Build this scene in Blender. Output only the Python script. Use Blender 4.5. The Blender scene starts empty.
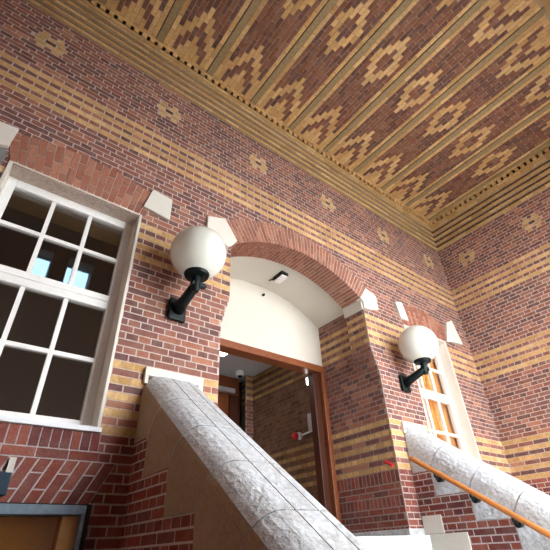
import bpy, bmesh, math, random
from mathutils import Vector, Matrix
random.seed(7)
S = bpy.context.scene
U = 3.1            # metres per layout unit (camera eye = layout origin)
EYE = 1.6          # camera height above the ground, metres
def W(p): return Vector((p[0]*U, p[1]*U, p[2]*U + EYE))
GZ = -EYE/U        # ground height in layout units

# ------------------------------------------------------------------ camera
cam = bpy.data.objects.new('camera', bpy.data.cameras.new('camera'))
S.collection.objects.link(cam); S.camera = cam
RC = [[0.788309, -0.61403358, -0.03913681],
      [0.32257578, 0.46661936, -0.82353581],
      [0.52394064, 0.6365761, 0.5659126]]       # rows: image right, image down, forward
m = Matrix(((RC[0][0], -RC[1][0], -RC[2][0]),
            (RC[0][1], -RC[1][1], -RC[2][1]),
            (RC[0][2], -RC[1][2], -RC[2][2])))
cam.matrix_world = Matrix.Translation(W((0, 0, 0))) @ m.to_4x4()
cam.data.sensor_width = 36.0
cam.data.lens = 405.16/550*36.0
cam.data.clip_start = 0.02
# ------------------------------------------------------------------ sky and exposure
world = bpy.data.worlds.new('world'); S.world = world; world.use_nodes = True
bg = world.node_tree.nodes['Background']
bg.inputs[0].default_value = (0.92, 0.95, 1.0, 1); bg.inputs[1].default_value = 7.0
S.view_settings.view_transform = 'Standard'; S.view_settings.look = 'None'
S.view_settings.gamma = 1.0; S.view_settings.use_curve_mapping = False
S.view_settings.exposure = 1.0
S.cycles.max_bounces = 10; S.cycles.diffuse_bounces = 8

# ------------------------------------------------------------------ materials
def mat(name, col, rough=0.8, metal=0.0, noise=None, bump=0.0, bscale=60, attr=False, spec=0.3, emit=None):
    M = bpy.data.materials.new(name); M.use_nodes = True
    nt = M.node_tree; N = nt.nodes; L = nt.links
    b = N['Principled BSDF']
    b.inputs['Roughness'].default_value = rough; b.inputs['Metallic'].default_value = metal
    b.inputs['Specular IOR Level'].default_value = spec
    tc = N.new('ShaderNodeTexCoord')
    src = None
    if attr:
        a = N.new('ShaderNodeAttribute'); a.attribute_name = 'Col'; src = a.outputs['Color']
    else:
        r = N.new('ShaderNodeRGB'); r.outputs[0].default_value = (*col, 1); src = r.outputs[0]
    for (sc, amt, c2) in (noise or []):
        n = N.new('ShaderNodeTexNoise'); n.inputs['Scale'].default_value = sc; n.inputs['Detail'].default_value = 6
        n.inputs['Roughness'].default_value = 0.65
        L.new(tc.outputs['Object'], n.inputs['Vector'])
        rp = N.new('ShaderNodeMapRange'); rp.inputs[1].default_value = 0.42; rp.inputs[2].default_value = 0.68
        rp.inputs[4].default_value = amt
        L.new(n.outputs['Fac'], rp.inputs[0])
        mx = N.new('ShaderNodeMix'); mx.data_type = 'RGBA'
        L.new(rp.outputs[0], mx.inputs[0]); L.new(src, mx.inputs[6])
        mx.inputs[7].default_value = (*c2, 1); src = mx.outputs[2]
    L.new(src, b.inputs['Base Color'])
    if bump:
        n = N.new('ShaderNodeTexNoise'); n.inputs['Scale'].default_value = bscale; n.inputs['Detail'].default_value = 8
        L.new(tc.outputs['Object'], n.inputs['Vector'])
        bp = N.new('ShaderNodeBump'); bp.inputs['Strength'].default_value = bump; bp.inputs['Distance'].default_value = 0.02
        L.new(n.outputs['Fac'], bp.inputs['Height']); L.new(bp.outputs[0], b.inputs['Normal'])
    if emit:
        b.inputs['Emission Color'].default_value = (*emit[:3], 1); b.inputs['Emission Strength'].default_value = emit[3]
    return M
BR = mat('brick', None, 0.85, attr=True, noise=[(35, .35, (.10, .05, .04)), (9, .22, (.42, .30, .24))], bump=.25, bscale=70, spec=.15)
STONE = mat('weathered stone', (.56, .60, .63), .6, noise=[(2.2, .5, (.45, .42, .36)), (7, .5, (.30, .28, .25)), (40, .6, (.78, .80, .82)), (24, .3, (.20, .19, .18))], bump=.9, bscale=26)
STONESHADE = mat('brown tooled stone', (.36, .27, .18), .9, noise=[(3, .6, (.27, .20, .13)), (30, .4, (.46, .37, .26))], bump=.6, bscale=30)  # shade of the left parapet side put into the colour, over tooled grain
STONEW = mat('dressed stone', (.66, .64, .57), .8, noise=[(12, .35, (.62, .58, .48))], bump=.15, bscale=40)
PLAST = mat('cream plaster', (.64,.60,.52), .85, noise=[(3, .25, (.56, .52, .44))])
WHITE = mat('white paint', (.86, .87, .84), .5, noise=[(20, .25, (.68, .69, .65))])
TAN = mat('grey paint', (.70, .66, .58), .6, noise=[(14, .25, (.55, .51, .44))])
SILLM = mat('sill paint', (.82, .85, .87), .5)
WOOD = mat('red wood', (.23, .07, .025), .35, noise=[(18, .5, (.12, .035, .015))])
WOODD = mat('dark wood', (.07, .022, .012), .4)
RAIL = mat('rail wood', (.52, .19, .05), .35, noise=[(30, .4, (.36, .12, .03))])
IRON = mat('painted iron', (.004, .010, .010), .4, spec=.22)
BLACK = mat('black', (.01, .01, .011), .6)
GLOBE = mat('opal glass', (.70,.71,.63), .18, spec=.5)
STEEL = mat('steel beam', (.30, .22, .11), .6, noise=[(25, .5, (.12, .09, .045))])
BLUE = mat('blue steel', (.16, .23, .29), .45, noise=[(20, .5, (.30, .36, .40))])
NAVY = mat('navy paint', (.012, .035, .06), .5)
GROUND = mat('paving', (.55, .53, .50), .9, noise=[(4, .4, (.32, .31, .29))])
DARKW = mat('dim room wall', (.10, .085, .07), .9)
GREYC = mat('ceiling board', (.50, .52, .53), .9, noise=[(30, .3, (.40, .42, .42))])
ALU = mat('aluminium', (.62, .64, .66), .35, metal=.6)
RED = mat('red plastic', (.55, .02, .03), .35)
PAPER = mat('paper', (.62, .64, .64), .7, noise=[(60, .5, (.40, .42, .43))])
CURT = mat('amber curtain', (.85, .46, .13), .9, noise=[(16, .4, (.62, .28, .06))])
AMBER = mat('amber wood', (.60, .34, .12), .35, noise=[(12, .5, (.38, .20, .07))])
AMBERREFL = mat('amber blind', (.85, .55, .20), .6, noise=[(5, .6, (.60, .36, .12))])  # amber reflection in the basement pane put into the colour
LAMPON = mat('lit diffuser', (.9, .9, .9), .5, emit=(1, .97, .9, 4.0))
WHITEP = mat('white plastic', (.85, .85, .83), .4)
def glassmat(name, refl, tint):
    M = bpy.data.materials.new(name); M.use_nodes = True; nt = M.node_tree; N = nt.nodes; L = nt.links
    N.remove(N['Principled BSDF'])
    g = N.new('ShaderNodeBsdfGlossy'); g.inputs['Roughness'].default_value = .015
    t = N.new('ShaderNodeBsdfTransparent'); t.inputs[0].default_value = (*tint, 1)
    mx = N.new('ShaderNodeMixShader'); mx.inputs[0].default_value = refl
    L.new(t.outputs[0], mx.inputs[1]); L.new(g.outputs[0], mx.inputs[2]); L.new(mx.outputs[0], N['Material Output'].inputs[0])
    return M
GLASS = glassmat('window glass', .30, (.8, .82, .8))
GLASSC = glassmat('clear glass', .08, (.95, .95, .95))

# ------------------------------------------------------------------ mesh builder (layout units in, metres out)
class MB:
    def __init__(s): s.v = []; s.f = []; s.c = []
    def face(s, pts, col=None):
        i = len(s.v); s.v += [tuple(p) for p in pts]; s.f.append(tuple(range(i, i+len(pts)))); s.c.append(col or (.5, .5, .5))
    def hexa(s, P, col=None):                 # 8 points: bottom quad, then top quad
        i = len(s.v); s.v += [tuple(p) for p in P]
        for q in ((3,2,1,0),(4,5,6,7),(0,1,5,4),(1,2,6,5),(2,3,7,6),(3,0,4,7)):
            s.f.append(tuple(i+k for k in q)); s.c.append(col or (.5,.5,.5))
    def box(s, a, b, col=None):
        x0,y0,z0 = a; x1,y1,z1 = b
        s.hexa([(x0,y0,z0),(x1,y0,z0),(x1,y1,z0),(x0,y1,z0),(x0,y0,z1),(x1,y0,z1),(x1,y1,z1),(x0,y1,z1)], col)
    def prism(s, poly, e, col=None):          # polygon (3D points) swept by vector e
        i = len(s.v); n = len(poly); e = Vector(e)
        s.v += [tuple(p) for p in poly] + [tuple(Vector(p)+e) for p in poly]
        s.f.append(tuple(range(i+n-1, i-1, -1))); s.f.append(tuple(range(i+n, i+2*n)))
        for k in range(n): s.f.append((i+k, i+(k+1)%n, i+n+(k+1)%n, i+n+k))
        s.c += [col or (.5,.5,.5)]*(n+2)
    def tube(s, pts, r, n=14, cap=True):
        pts = [Vector(p) for p in pts]; rs = r if isinstance(r, (list, tuple)) else [r]*len(pts)
        i0 = len(s.v); up = None
        for k, p in enumerate(pts):
            d = (pts[min(k+1, len(pts)-1)] - pts[max(k-1, 0)]).normalized()
            a = d.cross(Vector((0.31, 0.2, 0.93)) if abs(d.z) < .9 else Vector((1, 0, 0))).normalized(); b = d.cross(a)
            for j in range(n):
                t = 2*math.pi*j/n; s.v.append(tuple(p + rs[k]*(math.cos(t)*a + math.sin(t)*b)))
        for k in range(len(pts)-1):
            for j in range(n):
                s.f.append((i0+k*n+j, i0+k*n+(j+1)%n, i0+(k+1)*n+(j+1)%n, i0+(k+1)*n+j)); s.c.append((.5,.5,.5))
        if cap:
            s.f.append(tuple(i0+j for j in range(n-1, -1, -1))); s.f.append(tuple(i0+(len(pts)-1)*n+j for j in range(n))); s.c += [(.5,.5,.5)]*2
    def lathe(s, c, prof, n=40):              # prof: (radius, z) about vertical axis at c
        i0 = len(s.v); c = Vector(c)
        for (r, z) in prof:
            for j in range(n):
                t = 2*math.pi*j/n; s.v.append((c.x + r*math.cos(t), c.y + r*math.sin(t), c.z + z))
        for k in range(len(prof)-1):
            for j in range(n):
                s.f.append((i0+k*n+j, i0+k*n+(j+1)%n, i0+(k+1)*n+(j+1)%n, i0+(k+1)*n+j)); s.c.append((.5,.5,.5))
    def build(s, name, M, parent=None, base=None, smooth=False, bevel=0, fix=True):
        """base: layout point of the object's own origin (top level)"""
        if parent is not None: o0 = Vector(parent['_o'])
        elif base is not None: o0 = W(base)
        else: o0 = Vector((0, 0, 0))
        me = bpy.data.meshes.new(name)
        me.from_pydata([W(p) - o0 for p in s.v], [], s.f)
        if M is BR:
            at = me.color_attributes.new('Col', 'FLOAT_COLOR', 'CORNER'); k = 0
            buf = []
            for f, c in zip(s.f, s.c): buf += [c[0], c[1], c[2], 1.0]*len(f)
            at.data.foreach_set('color', buf)
        me.materials.append(M)
        if fix:
            bm = bmesh.new(); bm.from_mesh(me)
            bmesh.ops.recalc_face_normals(bm, faces=bm.faces); bm.to_mesh(me); bm.free()
        if smooth:
            for p in me.polygons: p.use_smooth = True
        o = bpy.data.objects.new(name, me); S.collection.objects.link(o)
        if parent is not None: o.parent = parent
        else: o.location = o0
        o['_o'] = tuple(o0)
        if bevel:
            b = o.modifiers.new('bevel', 'BEVEL'); b.width = bevel*U; b.segments = 2; b.limit_method = 'ANGLE'
        return o
def thing(name, label, cat, base, group=None):
    o = bpy.data.objects.new(name, None); S.collection.objects.link(o)
    o.location = W(base); o['_o'] = tuple(W(base)); o['label'] = label; o['category'] = cat
    o.empty_display_size = .1
    if group: o['group'] = group
    return o
def tag(o, label, cat, group=None, kind=None):
    o['label'] = label; o['category'] = cat
    if group: o['group'] = group
    if kind: o['kind'] = kind
    return o
def struct(o, label, cat): return tag(o, label, cat, None, 'structure')

# ------------------------------------------------------------------ brickwork
YEL = [(.63,.40,.16), (.59,.37,.145), (.68,.45,.20), (.54,.32,.115)]
PUR = [(.24,.10,.078), (.18,.075,.066), (.28,.12,.09), (.145,.068,.066), (.25,.095,.066)]
REDB = [(.25,.062,.042), (.20,.05,.042), (.29,.085,.058), (.15,.045,.042)]
DRK = [(.10,.05,.03), (.08,.04,.028)]
ROSE = [(.38,.155,.095), (.33,.125,.08), (.42,.19,.12), (.30,.115,.075)]
MORT = (.56,.47,.40); MORTP = (.60,.56,.55); MORTC = (.40,.29,.17)
def pick(l, k=.12):
    c = random.choice(l); f = 1 + random.uniform(-k, k); return tuple(min(1, x*f) for x in c)
LS, LH, CO = .071, .0355, .02
def rows_regular(t0, t1, k0=0):
    n = round((t1-t0)/CO); return [(t0+i*CO, CO, 'S' if (i+k0) % 2 == 0 else 'H') for i in range(n)]
def cut(ints, ex):
    for (a, b) in ex:
        out = []
        for (c, d) in ints:
            if b <= c or a >= d: out.append((c, d)); continue
            if a > c: out.append((c, a))
            if b < d: out.append((b, d))
        ints = out
    return ints
def field(B, F, s0, s1, rows, col, excl=None, special=None, proud=.0006, mort=MORT, j=.0038, back=.03, disp=None, run=False):
    """F(s,t,d): plane coordinates to layout point, d outward"""
    for ri, (t, h, k) in enumerate(rows):
        tm = t+h/2; d0 = disp(tm) if disp else 0.0
        ints = cut([(s0, s1)], excl(tm) if excl else [])
        for (a, b) in ints:
            ia, ib = (0 if a == s0 else .02), (0 if b == s1 else .02)
            if back > .06 and b-a > .06:
                P = [F(x,z,e) for e in (d0-back, d0-.004) for (x, z) in ((a+ia,t),(b-ib,t),(b-ib,t+h),(a+ia,t+h))]; B.hexa(P, mort)
            bk = min(back, .0045)
            P = [F(a,t,d0-bk),F(b,t,d0-bk),F(b,t+h,d0-bk),F(a,t+h,d0-bk),F(a,t,d0),F(b,t,d0),F(b,t+h,d0),F(a,t+h,d0)]
            mm = mort if not yellow_course(tm) else tuple(a*b for a, b in zip(mort, (1.05,.85,.55))); B.hexa(P, tuple(x*random.uniform(.95,1.05) for x in mm))
        spec = special(tm) if special else []
        def brick(a, b, c):
            z0, z1 = t+j/2, t+h-j/2; pr = d0+proud*random.uniform(.6,1.5)
            P = [F(a,z0,d0-.001),F(b,z0,d0-.001),F(b,z1,d0-.001),F(a,z1,d0-.001),F(a,z0,pr),F(b,z0,pr),F(b,z1,pr),F(a,z1,pr)]
            B.hexa(P, c)
        for (a, b, c) in spec: brick(a+j/2, b-j/2, pick(c))
        L = {'S': LS, 'H': LH, 'V': CO}[k]
        off = {'S': (LS/2 if (ri//2) % 2 else 0), 'H': LH/2, 'V': 0}[k] + s0*0
        i = math.floor((s0-off)/L)-1
        free = cut(ints, [(a, b) for (a, b, _) in spec])
        while i*L+off < s1:
            a, b = i*L+off+j/2, (i+1)*L+off-j/2
            for (c, d) in free:
                aa, bb = max(a, c+(0.0 if c == s0 else .0008)), min(b, d-.0008)
                if bb-aa > .006:
                    brick(aa, bb, col((aa+bb)/2, tm))
            i += 1

BANDS = []
def yellow_course(t):
    k = math.floor(t/CO + 1e-6)           # course number
    if 12 <= k < 21: return (k % 2) == 0          # .24-.42
    if k in (37, 39, 41, 43): return True         # .74-.88
    if k in (59, 61, 63, 65): return True         # 1.18-1.32
    return False
def wall_col(s, t):
    if yellow_course(t): return pick(YEL)
    if t < .24: return pick(REDB)
    return pick(PUR) if random.random() < .82 else pick(ROSE)
def star_special(centers, tc=1.49):
    def f(t):
        r = round((t-tc)/CO); out = []
        if abs(r) > 2: return out
        for c in centers:
            if r == 0: out += [(c-1.5*LH, c-.5*LH, YEL), (c-.5*LH, c+.5*LH, DRK), (c+.5*LH, c+1.5*LH, YEL)]
            elif abs(r) == 1: out += [(c-1.25*LH, c-.25*LH, YEL), (c-.25*LH, c+.25*LH, YEL), (c+.25*LH, c+1.25*LH, YEL)]
            else: out += [(c-1.0*LH, c-.35*LH, YEL), (c-.35*LH, c+.35*LH, PUR), (c+.35*LH, c+1.0*LH, YEL)]
        return out
    return f

XL, XR, XC = -.297, 2.255, .978
YW, YF = 1.0, -.14
ZC = 1.885
# window openings in the wall face (layout units): x0,x1,z0,z1
W1 = (-.089, .281, .241, .910); W2 = (1.63, 1.99, .241, .905)
BASE = (-.24, .292, -.30, .096)
ARC_C, ARC_R, ARC_E = .475, .589, .690       # entrance arch: centre height, inner and outer radius
def jamb(t):                                   # half width of the opening by height (corbelled above)
    a = min(1, max(0, (t-.61)/.11)); return .3875 - .030*a
def excl_main(t):
    ex = []
    if t < .955: ex.append((XC-jamb(t), XC+jamb(t)))
    elif t < ARC_C+ARC_R+.04:
        r = ARC_R+.045; q = r*r-(t-ARC_C)**2
        if q > 0: w = min(math.sqrt(q), .3575+.03); ex.append((XC-w, XC+w))
    for w in (W1, W2):
        if w[2] < t < w[3]: ex.append((w[0], w[1]))
    if BASE[2] < t < BASE[3]: ex.append((BASE[0], BASE[1]))
    return ex
Fmain = lambda s, t, d: (s, YW-d, t)
B = MB()
low = [(GZ+.016*0+i*CO, CO, 'S' if i % 2 else 'H') for i in range(0)]
k_lo = math.floor(GZ/CO)
rows = []
for k in range(k_lo, 82):
    rows.append((k*CO, CO, 'S' if k % 2 else 'H'))
field(B, Fmain, XL, XR, rows, wall_col, excl_main,
      star_special([XC+.2228+.4455*n for n in range(-3, 3)]), back=.10)
# soldier course and slanted flat arch below the left window, a hair proud of the coursed brickwork
def wedge(B, F, poly, col, proud=.004, back=.0):
    n = len(poly)
    pts = [F(s, t, -back) for (s, t) in poly]
    a = Vector(F(0, 0, 0)); b = Vector(F(0, 0, proud+back)); B.prism(pts, b-a, col)
def slab(B, F, s0, s1, t0, t1, col, proud):
    wedge(B, F, [(s0,t0),(s1,t0),(s1,t1),(s0,t1)], col, proud)
def soldier(B, F, s0, s1, t0, t1, pal, proud=.004, w=CO, j=.003):
    slab(B, F, s0, s1, t0, t1, MORTP, proud-.0016)
    n = round((s1-s0)/w); w = (s1-s0)/n
    for i in range(n):
        slab(B, F, s0+i*w+j/2, s0+(i+1)*w-j/2, t0+j/2, t1-j/2, pick(pal), proud)
soldier(B, Fmain, -.12, .288, .2, .241, REDB)
slab(B, Fmain, -.28, .292, .180, .2, MORTP, .0024)
for i in range(9):
    slab(B, Fmain, -.28+i*.0636+.0015, -.28+(i+1)*.0636-.0015, .1815, .1985, pick(REDB), .004)
# slanted bricks of the flat arch over the basement window
wedge(B, Fmain, [(-.28,.097),(.289,.097),(.333,.18),(-.28,.18)], MORTP, .0024)
def slx(x, t): return x + (t-.097)/.083*(.026+.018*max(0, min(1, x/.289)))
for i in range(23):
    a, b = -.28+.569/23*i+.0018, -.28+.569/23*(i+1)-.0018
    segs = [(.0985,.151),(.154,.1785)] if i % 2 else [(.0985,.121),(.124,.1785)]
    for (t0, t1) in segs:
        wedge(B, Fmain, [(slx(a,t0),t0),(slx(b,t0),t0),(slx(b,t1),t1),(slx(a,t1),t1)], pick(REDB), .004)
wall_back = struct(B.build('wall_back', BR, fix=True), 'patterned brick wall with yellow stripes, two windows and the arched entrance', 'wall')

# brick arches over the two windows (bottom level, top gently curved)
def window_arch(x0, x1, name, label):
    B = MB(); c = (x0+x1)/2; zb = .907; n = 19
    top = lambda x: 1.045 - .038*((x-c)/((x1-x0)/2+.03))**2
    def pt(u, v):                      # u along, v up; fan
        xb = x0 + (x1-x0)*u; xt = c + (xb-c)*1.13
        return (xb+(xt-xb)*v, zb+(top(xt)-zb)*v)
    wedge(B, Fmain, [pt(0,0), pt(1,0)]+[pt(1-k/12,1) for k in range(13)], MORT, .0024)
    for i in range(n):
        a, b = (i+.06)/n, (i+.94)/n
        for (v0, v1) in ([(.01,.48),(.51,.99)] if i % 2 else [(.01,.24),(.27,.73),(.76,.99)]):
            wedge(B, Fmain, [pt(a,v0),pt(b,v0),pt(b,v1),pt(a,v1)], pick(ROSE), .0042)
    return struct(B.build(name, BR), label, 'brick arch')
window_arch(W1[0]-.004, W1[1]+.012, 'trim_1', 'fan of upright bricks over the large left window')
window_arch(W2[0]-.004, W2[1]+.012, 'trim_2', 'fan of upright bricks over the right window behind the lamp')

# entrance arch ring: radial bricks, front face and soffit
B = MB()
a0 = math.radians(54.2); a1 = math.radians(180-54.2)
def arc(r, a, y): return (XC+r*math.cos(a), y, ARC_C+r*math.sin(a))
RD = .112
nb = 44
for i in range(nb):
    A, Bq = a0+(a1-a0)*i/nb, a0+(a1-a0)*(i+1)/nb
    r0, r1 = ARC_R, ARC_E
    B.hexa([arc(r0,A,YW-.002),arc(r1,A,YW-.002),arc(r1,A,YW+RD),arc(r0,A,YW+RD),arc(r0,Bq,YW-.002),arc(r1,Bq,YW-.002),arc(r1,Bq,YW+RD),arc(r0,Bq,YW+RD)], MORT)
    g = (a1-a0)/nb*.14; A += g; Bq -= g
    for (q0, q1) in ([(0,.5),(.5,1)] if i % 2 else [(0,.26),(.26,.74),(.74,1)]):
        R0 = r0-.0016+(r1-r0)*q0+(.0 if q0 == 0 else .0016); R1 = r0+(r1-r0)*q1-.0016
        B.hexa([arc(R0,A,YW-.0045),arc(R1,A,YW-.0045),arc(R1,A,YW+.01),arc(R0,A,YW+.01),arc(R0,Bq,YW-.0045),arc(R1,Bq,YW-.0045),arc(R1,Bq,YW+.01),arc(R0,Bq,YW+.01)], pick(ROSE))
    ys = [YW-.0045, YW+.036, YW+.075, YW+RD] if i % 2 else [YW-.0045, YW+.056, YW+RD]
    for y0, y1 in zip(ys[:-1], ys[1:]):
        B.hexa([arc(r0-.0022,A,y0+.0008),arc(r0+.002,A,y0+.0008),arc(r0+.002,A,y1-.0015),arc(r0-.0022,A,y1-.0015),
                arc(r0-.0022,Bq,y0+.0008),arc(r0+.002,Bq,y0+.0008),arc(r0+.002,Bq,y1-.0015),arc(r0-.0022,Bq,y1-.0015)], pick(ROSE))
struct(B.build('trim_3', BR), 'broad ring of radial bricks framing the entrance arch', 'brick arch')

# entrance reveal (jambs), right and left
def reveal(sign, name, label):
    B = MB()
    xj = XC+sign*.3875
    F = lambda s, t, d: (xj-sign*d, s, t)
    rws = []; t = -.02
    spec_rows = [(.02,.04,'V'),(.06,.02,'S'),(.08,.02,'H'),(.10,.02,'S'),(.12,.036,'V'),(.156,.02,'S'),(.176,.02,'S'),(.196,.044,'V')]
    rws += [(-.06,.02,'S'),(-.04,.02,'H'),(-.02,.02,'S'),(0.0,.02,'H')]+spec_rows
    for k in range(12, 49): rws.append((k*CO, CO, 'S' if k % 2 else 'H'))
    field(B, F, YW+.004, YW+.33, rws, wall_col, back=.05, mort=(.34,.29,.26))
    # projecting outer order, corbelled out over three courses
    rws = [(k*CO, CO, 'S' if k % 2 else 'H') for k in range(31, 46)]
    field(B, F, YW+.004, YW+.11, rws, wall_col, back=.004, disp=lambda t: .3875-jamb(t), mort=(.34,.29,.26))
    for (t, h, k) in rws:
        d = .3875-jamb(t+h/2); P = [F(a,z,e) for e in (-.002, d-.004) for (a, z) in ((YW+.006,t),(YW+.109,t),(YW+.109,t+h),(YW+.006,t+h))]; B.hexa(P, (.2,.1,.08))
    return struct(B.build(name, BR), label, 'door reveal')
reveal(1, 'wall_entrance_right', 'deep brick reveal on the right side of the arched entrance')
reveal(-1, 'wall_entrance_left', 'deep brick reveal on the left side of the arched entrance')

# cornice with recessed dark courses and a dentil row, on back, right and left walls
def cornice(F, s0, s1, name, label):
    B = MB()
    rws = [(1.64+i*CO, CO, 'S') for i in range(9)]
    def colr(s, t): return pick(YEL) if round((t-1.65)/CO) % 2 == 0 else pick(DRK)
    field(B, F, s0, s1, rws, colr, back=.08, mort=MORTC,
          disp=lambda t: (.010 if round((t-1.65)/CO) % 2 == 0 else .0)+.0012*round((t-1.65)/CO), j=.002)
    field(B, F, s0, s1, [(1.82, .024, 'S')], lambda s, t: pick(YEL), back=.08, mort=MORTC, disp=lambda t: .022)
    slab(B, F, s0, s1, 1.844, 1.889, (.05,.03,.02), .008)
    n = int((s1-s0)/LH)
    for i in range(n):
        slab(B, F, s0+i*LH, s0+i*LH+.021, 1.846, 1.868, pick(YEL), .028)
    slab(B, F, s0, s1, 1.868, 1.889, MORTC, .026)
    for i in range(int((s1-s0)/LS)+1):
        slab(B, F, s0+i*LS+.001, min(s1, s0+(i+1)*LS-.001), 1.868, 1.887, pick(YEL), .028)
    return struct(B.build(name, BR), label, 'cornice')
cornice(Fmain, XL, XR, 'trim_4', 'yellow striped brick cornice along the top of the long wall')
Fright = lambda s, t, d: (XR-d, s, t)
Fleft = lambda s, t, d: (XL+d, s, t)
cornice(Fright, YF, YW, 'trim_5', 'yellow striped brick cornice along the top of the right wall')
cornice(Fleft, YF, YW, 'trim_6', 'yellow striped brick cornice at the top of the left wall')
# side walls
def side_wall(F, name, label, plain=False):
    B = MB(); rws = [(k*CO, CO, 'S' if k % 2 else 'H') for k in range(k_lo, 82)]
    field(B, F, YF, YW, rws, wall_col, None, star_special([.43+.4*n for n in (-1, 0, 1)], 1.49), back=.1)
    return struct(B.build(name, BR), label, 'wall')
side_wall(Fright, 'wall_right', 'right side wall of purple brick with yellow stripes and star shapes')
side_wall(Fleft, 'wall_left', 'left side wall of purple brick at the edge of the porch')

# ceiling: flat brick panels between steel beams
PW = .2525; RB = .034
def ceil_kind(k, dist):
    a = abs(k)
    if a == 5: return YEL
    st = .287-.0355*a
    if dist < st:
        c0 = .145-.0355*a
        if a <= 3 and c0 <= dist < c0+.071: return PUR
        return YEL
    q = abs(dist-.571)
    if a <= 3:
        o = .142-.0355*a
        inn = .071-.0355*a
        if q < o and (q > inn or a >= 2): return YEL
    return PUR
B = MB()
beams = [XC-.020+PW*n for n in range(-5, 6)]
rw = (PW-RB)/11
for xb in beams:
    x0 = xb+RB/2
    if x0 > XR or x0+PW-RB < XL: continue
    for k in range(-5, 6):
        xa = x0+(k+5)*rw; xe = xa+rw
        if xa > XR-.02 or xe < XL+.01: continue
        xe = min(xe, XR-.02)
        B.box((xa, YF, ZC), (xe, YW, ZC+.04), MORTC)
        ofs = .145-.0355*abs(k)
        for half in (0, 1):                     # near half mirrors the far half
            n = -4
            while True:
                d0 = ofs+.071*n; d1 = d0+.071; n += 1
                if d1 < 0.015: continue
                if d0 > .57: break
                a, b = max(d0, .012)+.0015, min(d1, .5705)-.0015
                if b-a < .004: continue
                ya, yb = (YW-b, YW-a) if half == 0 else (YF+a, YF+b)
                col = pick(ceil_kind(k, (a+b)/2)); col = col if col[1] > .22 else (col[0]*.8, col[1]*.82, col[2]*.66)
                B.box((xa+.0014, ya, ZC-.0016*random.uniform(.6,1.6)), (xe-.0014, yb, ZC+.002), col)
ceiling = struct(B.build('ceiling', BR), 'patterned brick ceiling panels with yellow diamonds and zigzags', 'ceiling')
for xb in beams:
    if xb < XL or xb > XR: continue
    b = MB(); b.box((xb-RB/2+.004, YF, ZC-.003), (xb+RB/2-.001, YW-.028, ZC+.05)); b.build('steel_beam', STEEL, parent=ceiling)
    b = MB(); b.box((xb-RB/2-.001, YF, ZC+.001), (xb-RB/2+.0038, YW-.028, ZC+.05)); b.build('beam_joint', BLACK, parent=ceiling)
B = MB(); B.box((XL-.2, YF-.3, ZC+.045), (XR+.2, YW+1.3, ZC+.08)); struct(B.build('trim_7', DARKW), 'concrete roof deck above the brick ceiling', 'roof')

# unseen front wall behind the camera; opening and added slits shape daylight and reflections
B = MB(); YN = -.36; y0, y1 = YN-.12, YN
OP0, OP1, OPT = .74, 2.08, 1.32
B.box((XL-.1, y0, GZ), (OP0, y1, 1.405)); B.box((XL-.1, y0, 1.66), (OP0, y1, ZC+.04))
xs = [XL-.1, .10, .205, .30, .455, OP0]
for a, b in ((xs[0], xs[1]), (xs[2], xs[3]), (xs[4], xs[5])): B.box((a, y0, 1.405), (b, y1, 1.66))
B.box((OP0, y0, OPT), (XR+.1, y1, ZC+.04)); B.box((OP1, y0, GZ), (XR+.1, y1, OPT))
struct(B.build('wall_front', mat('front wall plaster', (.16,.11,.09), .9, noise=[(20,.3,(.12,.08,.06))])), 'front wall of the porch with its wide open stair bay', 'wall')
SLIT = bpy.data.materials.new('pale glass'); SLIT.use_nodes = True
SLIT.node_tree.nodes.remove(SLIT.node_tree.nodes['Principled BSDF'])
tn = SLIT.node_tree.nodes.new('ShaderNodeBsdfTransparent'); tn.inputs[0].default_value = (.40, .50, .58, 1)  # tint added to dim the slits in the window reflections
SLIT.node_tree.links.new(tn.outputs[0], SLIT.node_tree.nodes['Material Output'].inputs[0])
for i, (a, b) in enumerate(((.10, .205), (.30, .455))):
    B = MB(); B.box((a-.005, YN-.085, 1.40), (b+.005, YN-.08, 1.665)); struct(B.build('window_%d' % (4+i), SLIT), ('narrow', 'wider')[i] + ' pale glass slit window in the front wall of the porch', 'window')
B = MB(); B.box((XL-.1, YN, ZC-.002), (XR+.1, YF, ZC+.045)); struct(B.build('ceiling_edge', mat('ochre soffit', (.40,.24,.10), .9)), 'plain ochre strip of ceiling along the front of the porch', 'ceiling')
B = MB(); B.box((XL-.1, YN, GZ), (XL, YF, ZC)); B.box((XR, YN, GZ), (XR+.1, YF, ZC)); struct(B.build('wall_ends', mat('brown brick', (.2,.1,.08), .9)), 'brown wall ends at the front of the porch', 'wall')

# floor, ground and landing
B = MB(); B.box((-14, -16, GZ-.05), (16, 2.6, GZ)); struct(B.build('floor', GROUND), 'grey paved ground in front of the stair', 'floor')
B = MB(); LZ = .030
B.box((XC-.39, .93, LZ-.045), (XC+.39, 2.1, LZ)); struct(B.build('floor_landing', STONE), 'stone landing in front of the entrance door', 'landing')

# ------------------------------------------------------------------ dressed stones in the wall
def stone(poly, name, label, proud=.012, y1=YW+.02):
    B = MB(); B.prism([(x, YW-proud, z) for (x, z) in poly], (0, y1-YW+proud, 0))
    return struct(B.build(name, STONEW, bevel=.0015), label, 'stone block')
stone([(.279,.940),(.300,1.028),(.372,1.022),(.372,.928)], 'trim_8', 'cream stone at the right end of the left window arch')
stone([(-.165,.925),(-.108,.947),(-.104,1.026),(-.165,1.02)], 'trim_9', 'cream stone at the upper left of the left window')
stone([(.512,.955),(.512,1.022),(.585,1.047),(.640,.965),(.621,.938),(.600,.92)], 'trim_10', 'cream stone at the left foot of the entrance arch')
B = MB(); poly = [(1.3325,.905),(1.3325,.938),(1.318,.953),(1.368,1.022),(1.436,1.0),(1.437,.925),(1.365,.905)]
B.prism([(x, YW-.010, z) for (x, z) in poly], (0, .03, 0)); B.box((1.326, YW+.0, .903), (1.37, YW+.112, .952))
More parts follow.
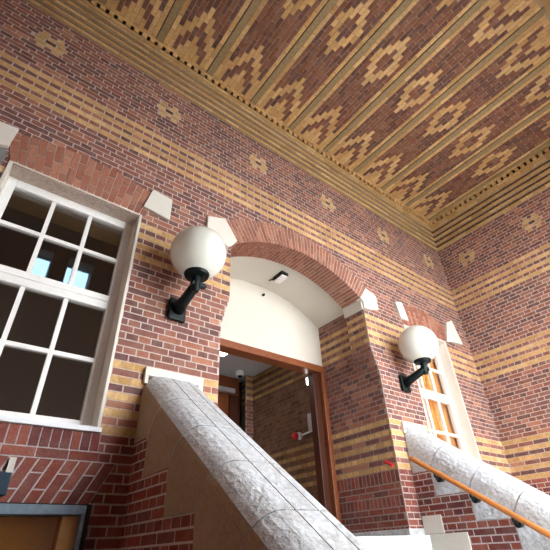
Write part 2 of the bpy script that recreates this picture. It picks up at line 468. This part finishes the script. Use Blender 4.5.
struct(B.build('trim_11', STONEW, bevel=.0015), 'cream stone at the right foot of the entrance arch', 'stone block')
stone([(1.606,.932),(1.588,1.02),(1.647,1.036),(1.668,.935)], 'trim_12', 'cream stone to the upper left of the right lamp')
stone([(1.992,.905),(2.02,.962),(2.055,1.04),(2.12,1.07),(2.165,.93),(2.05,.918)], 'trim_13', 'cream stone at the right end of the right window arch')
B = MB(); B.box((-.29, YW-.02, .875), (-.106, YW+.02, .922)); struct(B.build('trim_14', mat('grey stone', (.20,.20,.20), .8)), 'grey stone band left of the large window', 'stone block')

# ------------------------------------------------------------------ sash windows
def sash_window(w, name, label, pane_mat, curtain=None):
    x0, x1, z0, z1 = w; YS = YW+.05
    root = bpy.data.objects.new(name, None); S.collection.objects.link(root)
    root.location = W(((x0+x1)/2, YW, z0)); root['_o'] = tuple(root.location); struct(root, label, 'window')
    b = MB(); t = .006                                       # painted box frame, from wall face back to the sash
    b.box((x0-.004, YW-.004, z0), (x0+t, YS+.03, z1)); b.box((x1-t, YW-.004, z0), (x1+.002, YS+.03, z1))
    b.box((x0-.004, YW-.004, z1-t), (x1+.002, YS+.03, z1+.003))
    b.build('box_frame', TAN, root, bevel=.0015)
    b = MB(); b.box((x0-.006, YW-.012, z0-.001), (x1+.004, YS+.03, z0+.010)); b.box((x0+t, YS-.02, z0+.008), (x1-t, YS+.02, z0+.018))
    b.build('window_sill', SILLM, root, bevel=.001)
    X0, X1 = x0+t, x1-t; zm = .587
    def sash(za, zb, y, nm, bot, top):
        b = MB(); st = .024
        b.box((X0, y, za), (X0+st, y+.022, zb)); b.box((X1-st, y, za), (X1, y+.022, zb))
        b.box((X0+st, y+.0005, zb-top), (X1-st, y+.022, zb)); b.box((X0+st, y+.0005, za), (X1-st, y+.022, za+bot))
        s = b.build(nm, WHITE, root, bevel=.002)
        gx0, gx1, gz0, gz1 = X0+st, X1-st, za+bot, zb-top
        b = MB(); bw = .0055
        for i in (1, 2):
            x = gx0+(gx1-gx0)*i/3; b.box((x-bw, y+.003, gz0), (x+bw, y+.018, gz1))
        zc = (gz0+gz1)/2; b.box((gx0, y+.004, zc-bw), (gx1, y+.0175, zc+bw))
        b.build('glazing_bars', WHITE, s)
        b = MB(); b.box((gx0, y+.010, gz0), (gx1, y+.0125, gz1)); b.build('pane', pane_mat, s)
    sash(z0+.016, zm+.014, YS+.0, 'lower_sash', .020, .022)
    sash(zm-.014, z1-.006, YS+.0, 'upper_sash', .022, .032) if False else sash(zm+.0145, z1-.006, YS, 'upper_sash', .020, .030)
    return root
sash_window(W1, 'window_1', 'large white sash window with dark panes at the left', GLASS)
sash_window(W2, 'window_2', 'white sash window with amber curtains behind the right lamp', GLASSC)
# amber curtain close behind the right window
B = MB(); n = 60; x0, x1 = W2[0]-.02, W2[1]+.16
P = [(x0+(x1-x0)*i/n, YW+.100+.010*math.sin(i*1.05)+.004*math.sin(i*2.3)) for i in range(n+1)]
for (xa, ya), (xb, yb) in zip(P[:-1], P[1:]):
    B.face([(xa,ya,.25),(xb,yb,.25),(xb,yb,.93),(xa,ya,.93)]); B.face([(xa,ya+.003,.25),(xa,ya+.003,.93),(xb,yb+.003,.93),(xb,yb+.003,.25)])
tag(B.build('curtain', CURT, base=((x0+x1)/2, YW+.100, .25), fix=False), 'amber curtain hanging behind the right window', 'curtain')
# dim rooms behind the windows
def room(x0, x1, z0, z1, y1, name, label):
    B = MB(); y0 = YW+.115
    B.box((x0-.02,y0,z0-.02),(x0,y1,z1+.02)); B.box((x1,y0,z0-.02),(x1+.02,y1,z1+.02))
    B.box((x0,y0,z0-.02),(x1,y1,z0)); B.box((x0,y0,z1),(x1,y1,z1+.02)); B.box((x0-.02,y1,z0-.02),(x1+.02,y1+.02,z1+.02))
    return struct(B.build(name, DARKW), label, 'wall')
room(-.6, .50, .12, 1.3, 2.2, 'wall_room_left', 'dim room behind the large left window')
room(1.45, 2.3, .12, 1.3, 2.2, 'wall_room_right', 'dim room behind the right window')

# basement window
x0, x1, z0, z1 = BASE
root = bpy.data.objects.new('window_3', None); S.collection.objects.link(root); root.location = W((0, YW, z0)); root['_o'] = tuple(root.location)
struct(root, 'basement window in a blue steel frame at the bottom left', 'window')
b = MB(); b.box((x0, YW-.016, z1-.017), (x1-.008, YW+.04, z1)); b.box((x0, YW-.016, z0), (x0+.016, YW+.04, z1-.017)); b.box((x1-.016, YW-.016, z0), (x1-.008, YW+.04, z1-.017)); b.box((x0, YW-.016, z0), (x1-.008, YW+.04, z0+.016))
b.build('steel_frame', BLUE, root, bevel=.001)
b = MB(); b.box((x1-.0075, YW-.017, z0), (x1+.0005, YW+.04, z1+.001)); b.box((x0, YW-.006, z1+.0005), (x1, YW+.03, z1+.003)); b.build('frame_edge', BLACK, root)
b = MB(); b.box((x1-.046, YW+.003, z0+.016), (x1-.0165, YW+.035, z1-.0175)); b.box((x0+.017, YW+.003, z0+.016), (x0+.04, YW+.035, z1-.0175)); b.build('inner_frame', AMBER, root)
b = MB(); b.box((x0+.04, YW+.018, z0+.016), (x1-.046, YW+.021, z1-.0175)); b.build('pane', glassmat('basement glass', .22, (.9,.8,.6)), root)
b = MB(); b.box((x0+.0, YW+.036, z0), (x1, YW+.04, z1)); b.build('blind', AMBERREFL, root)  # sheet added behind the pane to show the painted amber reflection
B = MB(); B.box((-.03, YW-.03, .108), (.131, YW-.003, .146))
tag(B.build('junction_box', NAVY, base=(.05, YW-.003, .108), bevel=.001), 'dark navy metal box on the brick wall above the basement window', 'box')
B = MB(); B.box((.122, YW-.010, .147), (.134, YW-.003, .176))
tag(B.build('wall_plate', STONEW, base=(.145, YW-.003, .142)), 'small pale plate on the bricks beside the navy box', 'plate')
B = MB(); B.box((-.15, YW-.03, .835), (-.112, YW-.003, .873))
tag(B.build('cable_box', BLACK, base=(-.13, YW-.003, .835)), 'small black box under the grey stone band left of the window', 'box')

# ------------------------------------------------------------------ entrance: plaster vault, tympanum, door frame, vestibule
VC, VR, YT = .427, .650, YW+.327
def vz(x): return VC+math.sqrt(VR*VR-(x-XC)**2)
B = MB(); xs = [XC-.3875+.775*i/28 for i in range(29)]
for a, b in zip(xs[:-1], xs[1:]):
    B.hexa([(a,YW+.105,vz(a)),(b,YW+.105,vz(b)),(b,YT+.01,vz(b)),(a,YT+.01,vz(a)),(a,YW+.105,vz(a)+.02),(b,YW+.105,vz(b)+.02),(b,YT+.01,vz(b)+.02),(a,YT+.01,vz(a)+.02)])
# cheeks below the springing, between reveal bricks and vault
struct(B.build('ceiling_arch', PLAST, smooth=False), 'cream plastered vault inside the entrance arch', 'ceiling')
B = MB(); LT = .738
B.prism([(XC-.3875,YT,LT),(XC+.3875,YT,LT)]+[(x,YT,vz(x)) for x in reversed(xs)], (0,.02,0))
struct(B.build('wall_tympanum', PLAST), 'cream plaster panel above the entrance door', 'wall')
root = bpy.data.objects.new('door_1', None); S.collection.objects.link(root); root.location = W((XC, YT, LZ)); root['_o'] = tuple(root.location)
struct(root, 'red brown wooden frame of the open entrance door', 'door')
b = MB(); b.box((XC-.3875, YT-.012, .706), (XC+.3875, YT+.05, LT)); b.build('lintel', WOOD, root, bevel=.003)
b = MB(); b.box((XC+.3875-.024, YT-.011, LZ), (XC+.3875, YT+.05, .706)); b.build('jamb', WOOD, root, bevel=.003)
b = MB(); b.box((XC-.3875, YT-.011, LZ), (XC-.3875+.024, YT+.05, .706)); b.build('jamb', WOOD, root, bevel=.003)
b = MB(); b.box((XC+.3875-.060, YT+.012, LZ), (XC+.3875-.0245, YT+.05, .7055)); b.build('door_stop', WOODD, root, bevel=.002)
# vestibule
VX0, VX1, VY, VZ = XC-.42, XC+.40, 1.93, .885
B = MB()
Fv = lambda s, t, d: (VX1-d, s, t)
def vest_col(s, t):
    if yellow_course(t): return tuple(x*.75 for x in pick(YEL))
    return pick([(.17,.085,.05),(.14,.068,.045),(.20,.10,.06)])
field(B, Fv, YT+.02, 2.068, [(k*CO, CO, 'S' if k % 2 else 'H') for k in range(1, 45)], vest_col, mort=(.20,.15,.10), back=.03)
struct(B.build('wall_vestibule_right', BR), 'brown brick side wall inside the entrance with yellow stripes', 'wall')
B = MB(); Fb = lambda s, t, d: (s, VY-d, t)
field(B, Fb, 1.325, VX1, [(k*CO, CO, 'S' if k % 2 else 'H') for k in range(1, 45)], wall_col, mort=(.36,.30,.24), back=.08)
struct(B.build('wall_vestibule_pier', BR), 'narrow brick pier beside the inner door', 'wall')
B = MB(); B.box((VX0-.03, YT+.02, LZ), (VX0, 2.06, VZ)); B.box((VX0, 2.05, LZ), (VX1, 2.07, VZ)); struct(B.build('wall_vestibule_left', DARKW), 'far walls of the vestibule', 'wall')
B = MB(); B.box((VX0, YT+.005, VZ), (VX1+.03, 2.07, VZ+.02)); struct(B.build('ceiling_vestibule', GREYC), 'grey board ceiling of the vestibule', 'ceiling')
root = bpy.data.objects.new('door_2', None); S.collection.objects.link(root); root.location = W((1.2, 2.03, LZ)); root['_o'] = tuple(root.location)
struct(root, 'red wooden inner door at the back of the vestibule', 'door')
b = MB(); b.box((.62, 2.005, LZ), (1.325, 2.045, .885)); b.build('door_panel', WOOD, root)
b = MB(); b.box((1.255, 1.985, LZ), (1.32, 2.004, .77)); b.build('door_stile', WOODD, root)
b = MB(); b.box((.70, 1.985, LZ), (1.20, 2.003, .755)); b.build('door_leaf', WOOD, root, bevel=.002)
b = MB(); b.box((1.13, 1.955, .775), (1.27, 1.984, .80)); b.build('door_closer', ALU, root, bevel=.002)
# small things in the entrance
def dome(px, py, pz):
    r = thing('security_camera', 'white dome camera with a black eye above the inner door', 'camera', (px, py, pz))
    b = MB(); b.lathe((px,py,pz), [(0,0),(.024,0),(.026,-.012),(.022,-.028),(.0,-.028)], 28); h = b.build('housing', WHITEP, r, smooth=False)
    b = MB(); b.lathe((px,py-.004,pz-.026), [(.014,.0),(.012,-.008),(.006,-.013),(0,-.014)], 20); b.build('lens', BLACK, h, smooth=True)
dome(1.262, 1.90, VZ)
r = thing('ceiling_light', 'lit white panel light on the vestibule ceiling', 'light', (.98, 1.66, VZ))
b = MB(); b.box((.80,1.58,VZ-.014),(1.055,1.74,VZ-.0005)); b.build('frame', WHITEP, r)
b = MB(); b.box((.81,1.59,VZ-.018),(1.045,1.73,VZ-.0145)); b.build('diffuser', LAMPON, r)
r = thing('emergency_light', 'small white emergency light with a black edge on the plaster vault', 'light', (1.045, 1.20, vz(1.04)))
b = MB(); cx, cy, cz = 1.020, 1.20, vz(1.02)-.012; b.box((cx-.018,cy-.03,cz-.012),(cx+.018,cy+.03,cz+.006)); b.build('housing', WHITEP, r, bevel=.003)
b = MB(); b.box((cx-.0205,cy-.034,cz-.0075),(cx-.0183,cy+.03,cz+.0125)); b.box((cx-.0205,cy-.036,cz-.003),(cx+.018,cy-.0305,cz+.013)); b.build('bracket', BLACK, r)
b = MB(); b.tube([(cx-.01,cy+.028,cz+.008),(cx-.02,cy+.06,cz+.010)], .003); b.build('cable', BLACK, r)
B = MB(); B.tube([(1.01,YT-.012,1.028),(1.01,YT,1.028)], .006); tag(B.build('wall_sensor', BLACK, base=(1.01,YT,1.028)), 'tiny dark sensor on the plaster panel above the door', 'sensor')
r = thing('notice', 'pale paper notice in a frame on the vestibule brick wall', 'notice', (VX1-.002, 1.445, .50))
b = MB(); b.box((VX1-.008, 1.405, .475), (VX1-.002, 1.470, .55)); b.build('backing', ALU, r)
b = MB(); b.box((VX1-.0095, 1.410, .48), (VX1-.0082, 1.465, .545)); b.build('sheet', PAPER, r)
r = thing('alarm_bell', 'red round alarm with a white base on the vestibule wall', 'alarm', (VX1-.002, 1.545, .462))
b = MB(); b.tube([(VX1-.003,1.535,.462),(VX1-.02,1.535,.462)], .017, 22); ab = b.build('base', WHITEP, r)
b = MB(); b.tube([(VX1-.0205,1.545,.462),(VX1-.034,1.548,.462),(VX1-.042,1.552,.462)], [.018,.016,.008], 22); b.build('cap', RED, ab)
b = MB(); b.tube([(VX1-.008,1.518,.463),(VX1-.008,1.385,.472)], .0045, 10); b.build('conduit', WHITEP, r)
r = thing('wall_light', 'small glowing bulb high beside the entrance door frame', 'light', (1.325, 1.39, .69))
b = MB(); b.lathe((1.318,1.39,.662), [(0,0),(.006,.001),(.008,.008),(.008,.03),(.005,.036),(0,.037)], 16); b.build('bulb', LAMPON, r, smooth=True)
b = MB(); b.tube([(1.318,1.39,.699),(1.318,1.39,.7055)], .009); b.build('holder', BLACK, r)

# ------------------------------------------------------------------ stair: parapets, steps, handrail
TA = .72; ZT = .402
YE = [.9955, .920, .797, .680, .565, .445, .325, .205, .085, -.035, -.155, -.27]
ZB = [.228]+[.228-.0835*i for i in range(1, 12)]
def topz(y): return ZT-(YW-y)*TA
nrm = Vector((-math.sin(math.atan(TA)), math.cos(math.atan(TA))))
def joint_top(y, z):
    # walk from (y,z) along the normal of the slope to the top line
    t = (topz(y)-z)/(nrm.y-nrm.x*TA) if True else 0
    return (y+nrm.x*t, z+nrm.y*t)
def parapet(x0, x1, inner, name, label, bodylabel):
    """inner: +1 when the stepped brick face seen looks to -x"""
    root = thing(name, label, 'parapet', ((x0+x1)/2, .4, GZ))
    g = .002
    for i in range(len(YE)-1):
        zb = ZB[i]
        if zb < GZ+.02: break
        up = [] 
        if i == 0: poly = [(YE[0], zb), (YE[0], topz(YW))]
        else:
            A = (YE[i]-g, ZB[i-1]); T = joint_top(*A); poly = [(YE[i]-g, zb), A, T]
        E = (YE[i+1]+g, zb); T2 = joint_top(*E)
        poly = poly+[T2, E]
        bm = bmesh.new(); o0 = Vector(root['_o'])
        cuts = [(x0, x0+.072), (x0+.0745, x0+.118), (x0+.1205, x1)] if inner == 0 else [(x0, x1)]
        for ci, (xa, xb) in enumerate(cuts):
            va = [bm.verts.new(W((xa, y, z))-o0) for (y, z) in poly]; vb = [bm.verts.new(W((xb, y, z))-o0) for (y, z) in poly]
            n = len(poly); bm.faces.new(va[::-1]); bm.faces.new(vb)
            fs = []
            for k in range(n): fs.append(bm.faces.new((va[k], va[(k+1)%n], vb[(k+1)%n], vb[k])))
            k = 1 if i == 0 else 2
            bev = []
            for ed in bm.edges:
                vs = set(ed.verts)
                if ci == 0 and vs == {va[k], va[k+1]}: bev.append((ed, .052))
                if ci == len(cuts)-1 and vs == {vb[k], vb[k+1]}: bev.append((ed, .022))
            for ed, wd in bev:
                bmesh.ops.bevel(bm, geom=[ed], offset=wd*U, segments=6, profile=.5, affect='EDGES')
        bmesh.ops.recalc_face_normals(bm, faces=bm.faces)
        for fc in bm.faces: fc.material_index = 1 if (inner == 0 and fc.normal.x < -.9) else 0  # side faces take the brown with painted shade
        me = bpy.data.meshes.new('coping_stone'); bm.to_mesh(me); bm.free(); me.materials.append(STONE); me.materials.append(STONESHADE)
        o = bpy.data.objects.new('coping_stone', me); S.collection.objects.link(o); o.parent = root
    if inner == 0:       # mortar bed under the split coping
        b = MB(); b.prism([(x0+.066, YW-.006, topz(YW)-.012), (x0+.066, YW-.006, topz(YW)-.09), (x0+.066, -.2, topz(-.2)-.09), (x0+.066, -.2, topz(-.2)-.012)], (x1-x0-.09, 0, 0))
        b.build('coping_bed', BLACK, root)
    # brick sides under the coping
    b = MB()
    def lim(t):
        for k in range(len(ZB)):
            if ZB[k] <= t: return YE[k]
        return YE[-1]
    F1 = lambda s, t, d: (x0+.0015-d, s, t); F2 = lambda s, t, d: (x1-.0015+d, s, t)
    k1 = int(.228/CO)
    rws = []
    for k in range(k_lo, k1+1): rws.append((k*CO, CO if k < k1 else .228-k*CO, 'S' if k % 2 else 'H'))
    for F in (F1, F2):
        field(b, F, YE[-1], YE[0], rws, lambda s, t: pick(REDB), lambda t: [(-9, lim(t-.008))], back=.05, mort=MORTP)
    b.build('brick_body', BR, root)
    return root
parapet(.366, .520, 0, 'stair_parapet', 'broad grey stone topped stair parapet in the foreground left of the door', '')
parapet(1.44, 1.585, 1, 'stair_parapet', 'pale stone topped stair parapet on the right carrying the wooden handrail', '')
# stone slabs where the parapets meet the wall
def flash(x0, x1, name, label):
    B = MB(); z = ZT
    B.box((x0, YW-.012, z-.01), (x1, YW+.01, z+.013)); B.box((x1-.014, YW-.012, .34), (x1, YW+.01, z-.01)); B.box((x0, YW-.012, .37), (x0+.010, YW+.01, z-.01))
    return struct(B.build(name, STONEW, bevel=.001), label, 'stone block')
flash(.366, .535, 'trim_15', 'pale stone slab behind the top of the left stair parapet')
flash(1.435, 1.592, 'trim_16', 'pale stone slab behind the top of the right stair parapet')
# steps
B = MB(); n = 13; ys = .93
for i in range(n):
    zt = LZ-.0045-(i+0)*.042; 
    if zt < GZ+.02: break
    B.box((.521, ys-.058*(i+1), GZ), (1.439, ys-.058*i, zt-.042))
tag(B.build('staircase', STONE, base=(.98, .5, GZ)), 'stone steps climbing between the two stair parapets', 'staircase')
# plinth stones at the foot of the right pier
B = MB(); B.box((XC+.375, YW-.006, -.05), (1.4395, YW+.30, .052)); 
struct(B.build('trim_17', STONE, bevel=.002), 'stone plinth under the right side of the entrance', 'plinth')
B = MB(); B.box((1.4365, .918, .034), (1.4455, .994, .088)); struct(B.build('trim_18', STONEW, bevel=.001), 'small white block at the foot of the right parapet', 'stone block')
B = MB(); B.box((1.4345, .835, -.03), (1.4397, .990, .033)); struct(B.build('trim_19', STONEW, bevel=.001), 'white stone string along the foot of the right parapet', 'stone block')
B = MB(); B.tube([(1.3655,1.030,.260),(1.352,1.030,.260)], .0045, 10); B.tube([(1.353,1.046,.270),(1.353,1.014,.249)], .0055, 10)
tag(B.build('wall_hook', RED, base=(1.3655,1.03,.26)), 'small red hook on the brick reveal at the right of the entrance', 'hook')
# handrail
xr = 1.40
r = thing('handrail', 'orange brown wooden handrail on black brackets along the right parapet', 'handrail', (xr, .7, .1))
hz = lambda y: .268-(.958-y)*.672
b = MB(); b.tube([(xr,.962,hz(.962)),(xr,.955,hz(.955))]+[(xr,y,hz(y)) for y in (.8,.6,.4,.2,.05)], .0085, 14); b.build('rail', RAIL, r, smooth=True)
for y in (.880, .770, .660, .53, .40, .25):
    b = MB(); z = hz(y)
    b.tube([(xr,y,z-.008),(xr,y-.0,z-.017),(xr+.016,y,z-.024),(1.4399,y,z-.024)], .0045, 10); q = b.build('bracket', IRON, r)
    b = MB(); b.tube([(xr+.018,y,z-.024),(xr+.0398,y,z-.024)], [.011,.009], 14); b.build('bracket_boss', IRON, q)

# ------------------------------------------------------------------ globe wall lamps
def lamp(x, zg, label):
    base = (x, YW-.003, zg-.135); r = thing('wall_lamp', label, 'lamp', base, 'globe lamps on the entrance wall')
    yg = YW-.118; zc = zg-.083
    b = MB(); b.box((x-.027, YW-.016, zg-.178), (x+.027, YW-.002, zg-.108)); b.build('base_plate', IRON, r, bevel=.003)
    b = MB(); b.tube([(x,YW-.012,zg-.140),(x,YW-.05,zg-.132),(x,yg-.004,zg-.112)], [.022,.0165,.0145], 16); b.build('arm', IRON, r, smooth=True)
    b = MB(); b.lathe((x,yg,zc), [(0,-.052),(.009,-.052),(.011,-.046),(.013,-.02),(.012,-.006),(.012,.004),(0,.004)], 24); sk = b.build('socket', IRON, r)
    b = MB(); b.tube([(x-.014,yg,zc-.026),(x+.024,yg,zc-.026)], .0095, 14); b.tube([(x+.024,yg,zc-.026),(x+.031,yg,zc-.026)], [.0095,.006], 14); b.build('knob', IRON, sk)
    b = MB(); b.lathe((x,yg,zc), [(.011,-.004),(.034,-.001),(.037,.006),(.034,.013),(.0,.011)], 36); b.build('cup', IRON, r, smooth=False)
    R = .083; pr = [(max(.0001, R*math.sin(a)), -R*math.cos(a)) for a in [math.pi*k/32 for k in range(33)]]
    b = MB(); b.lathe((x,yg,zg), pr, 56); b.build('globe', GLOBE, r, smooth=True)
lamp(.434, .748, 'white globe wall lamp on a black arm between the left window and the arch')
lamp(1.514, .726, 'white globe wall lamp on a black arm right of the entrance, by the right window')
for o in S.objects:
    if '_o' in o: del o['_o']
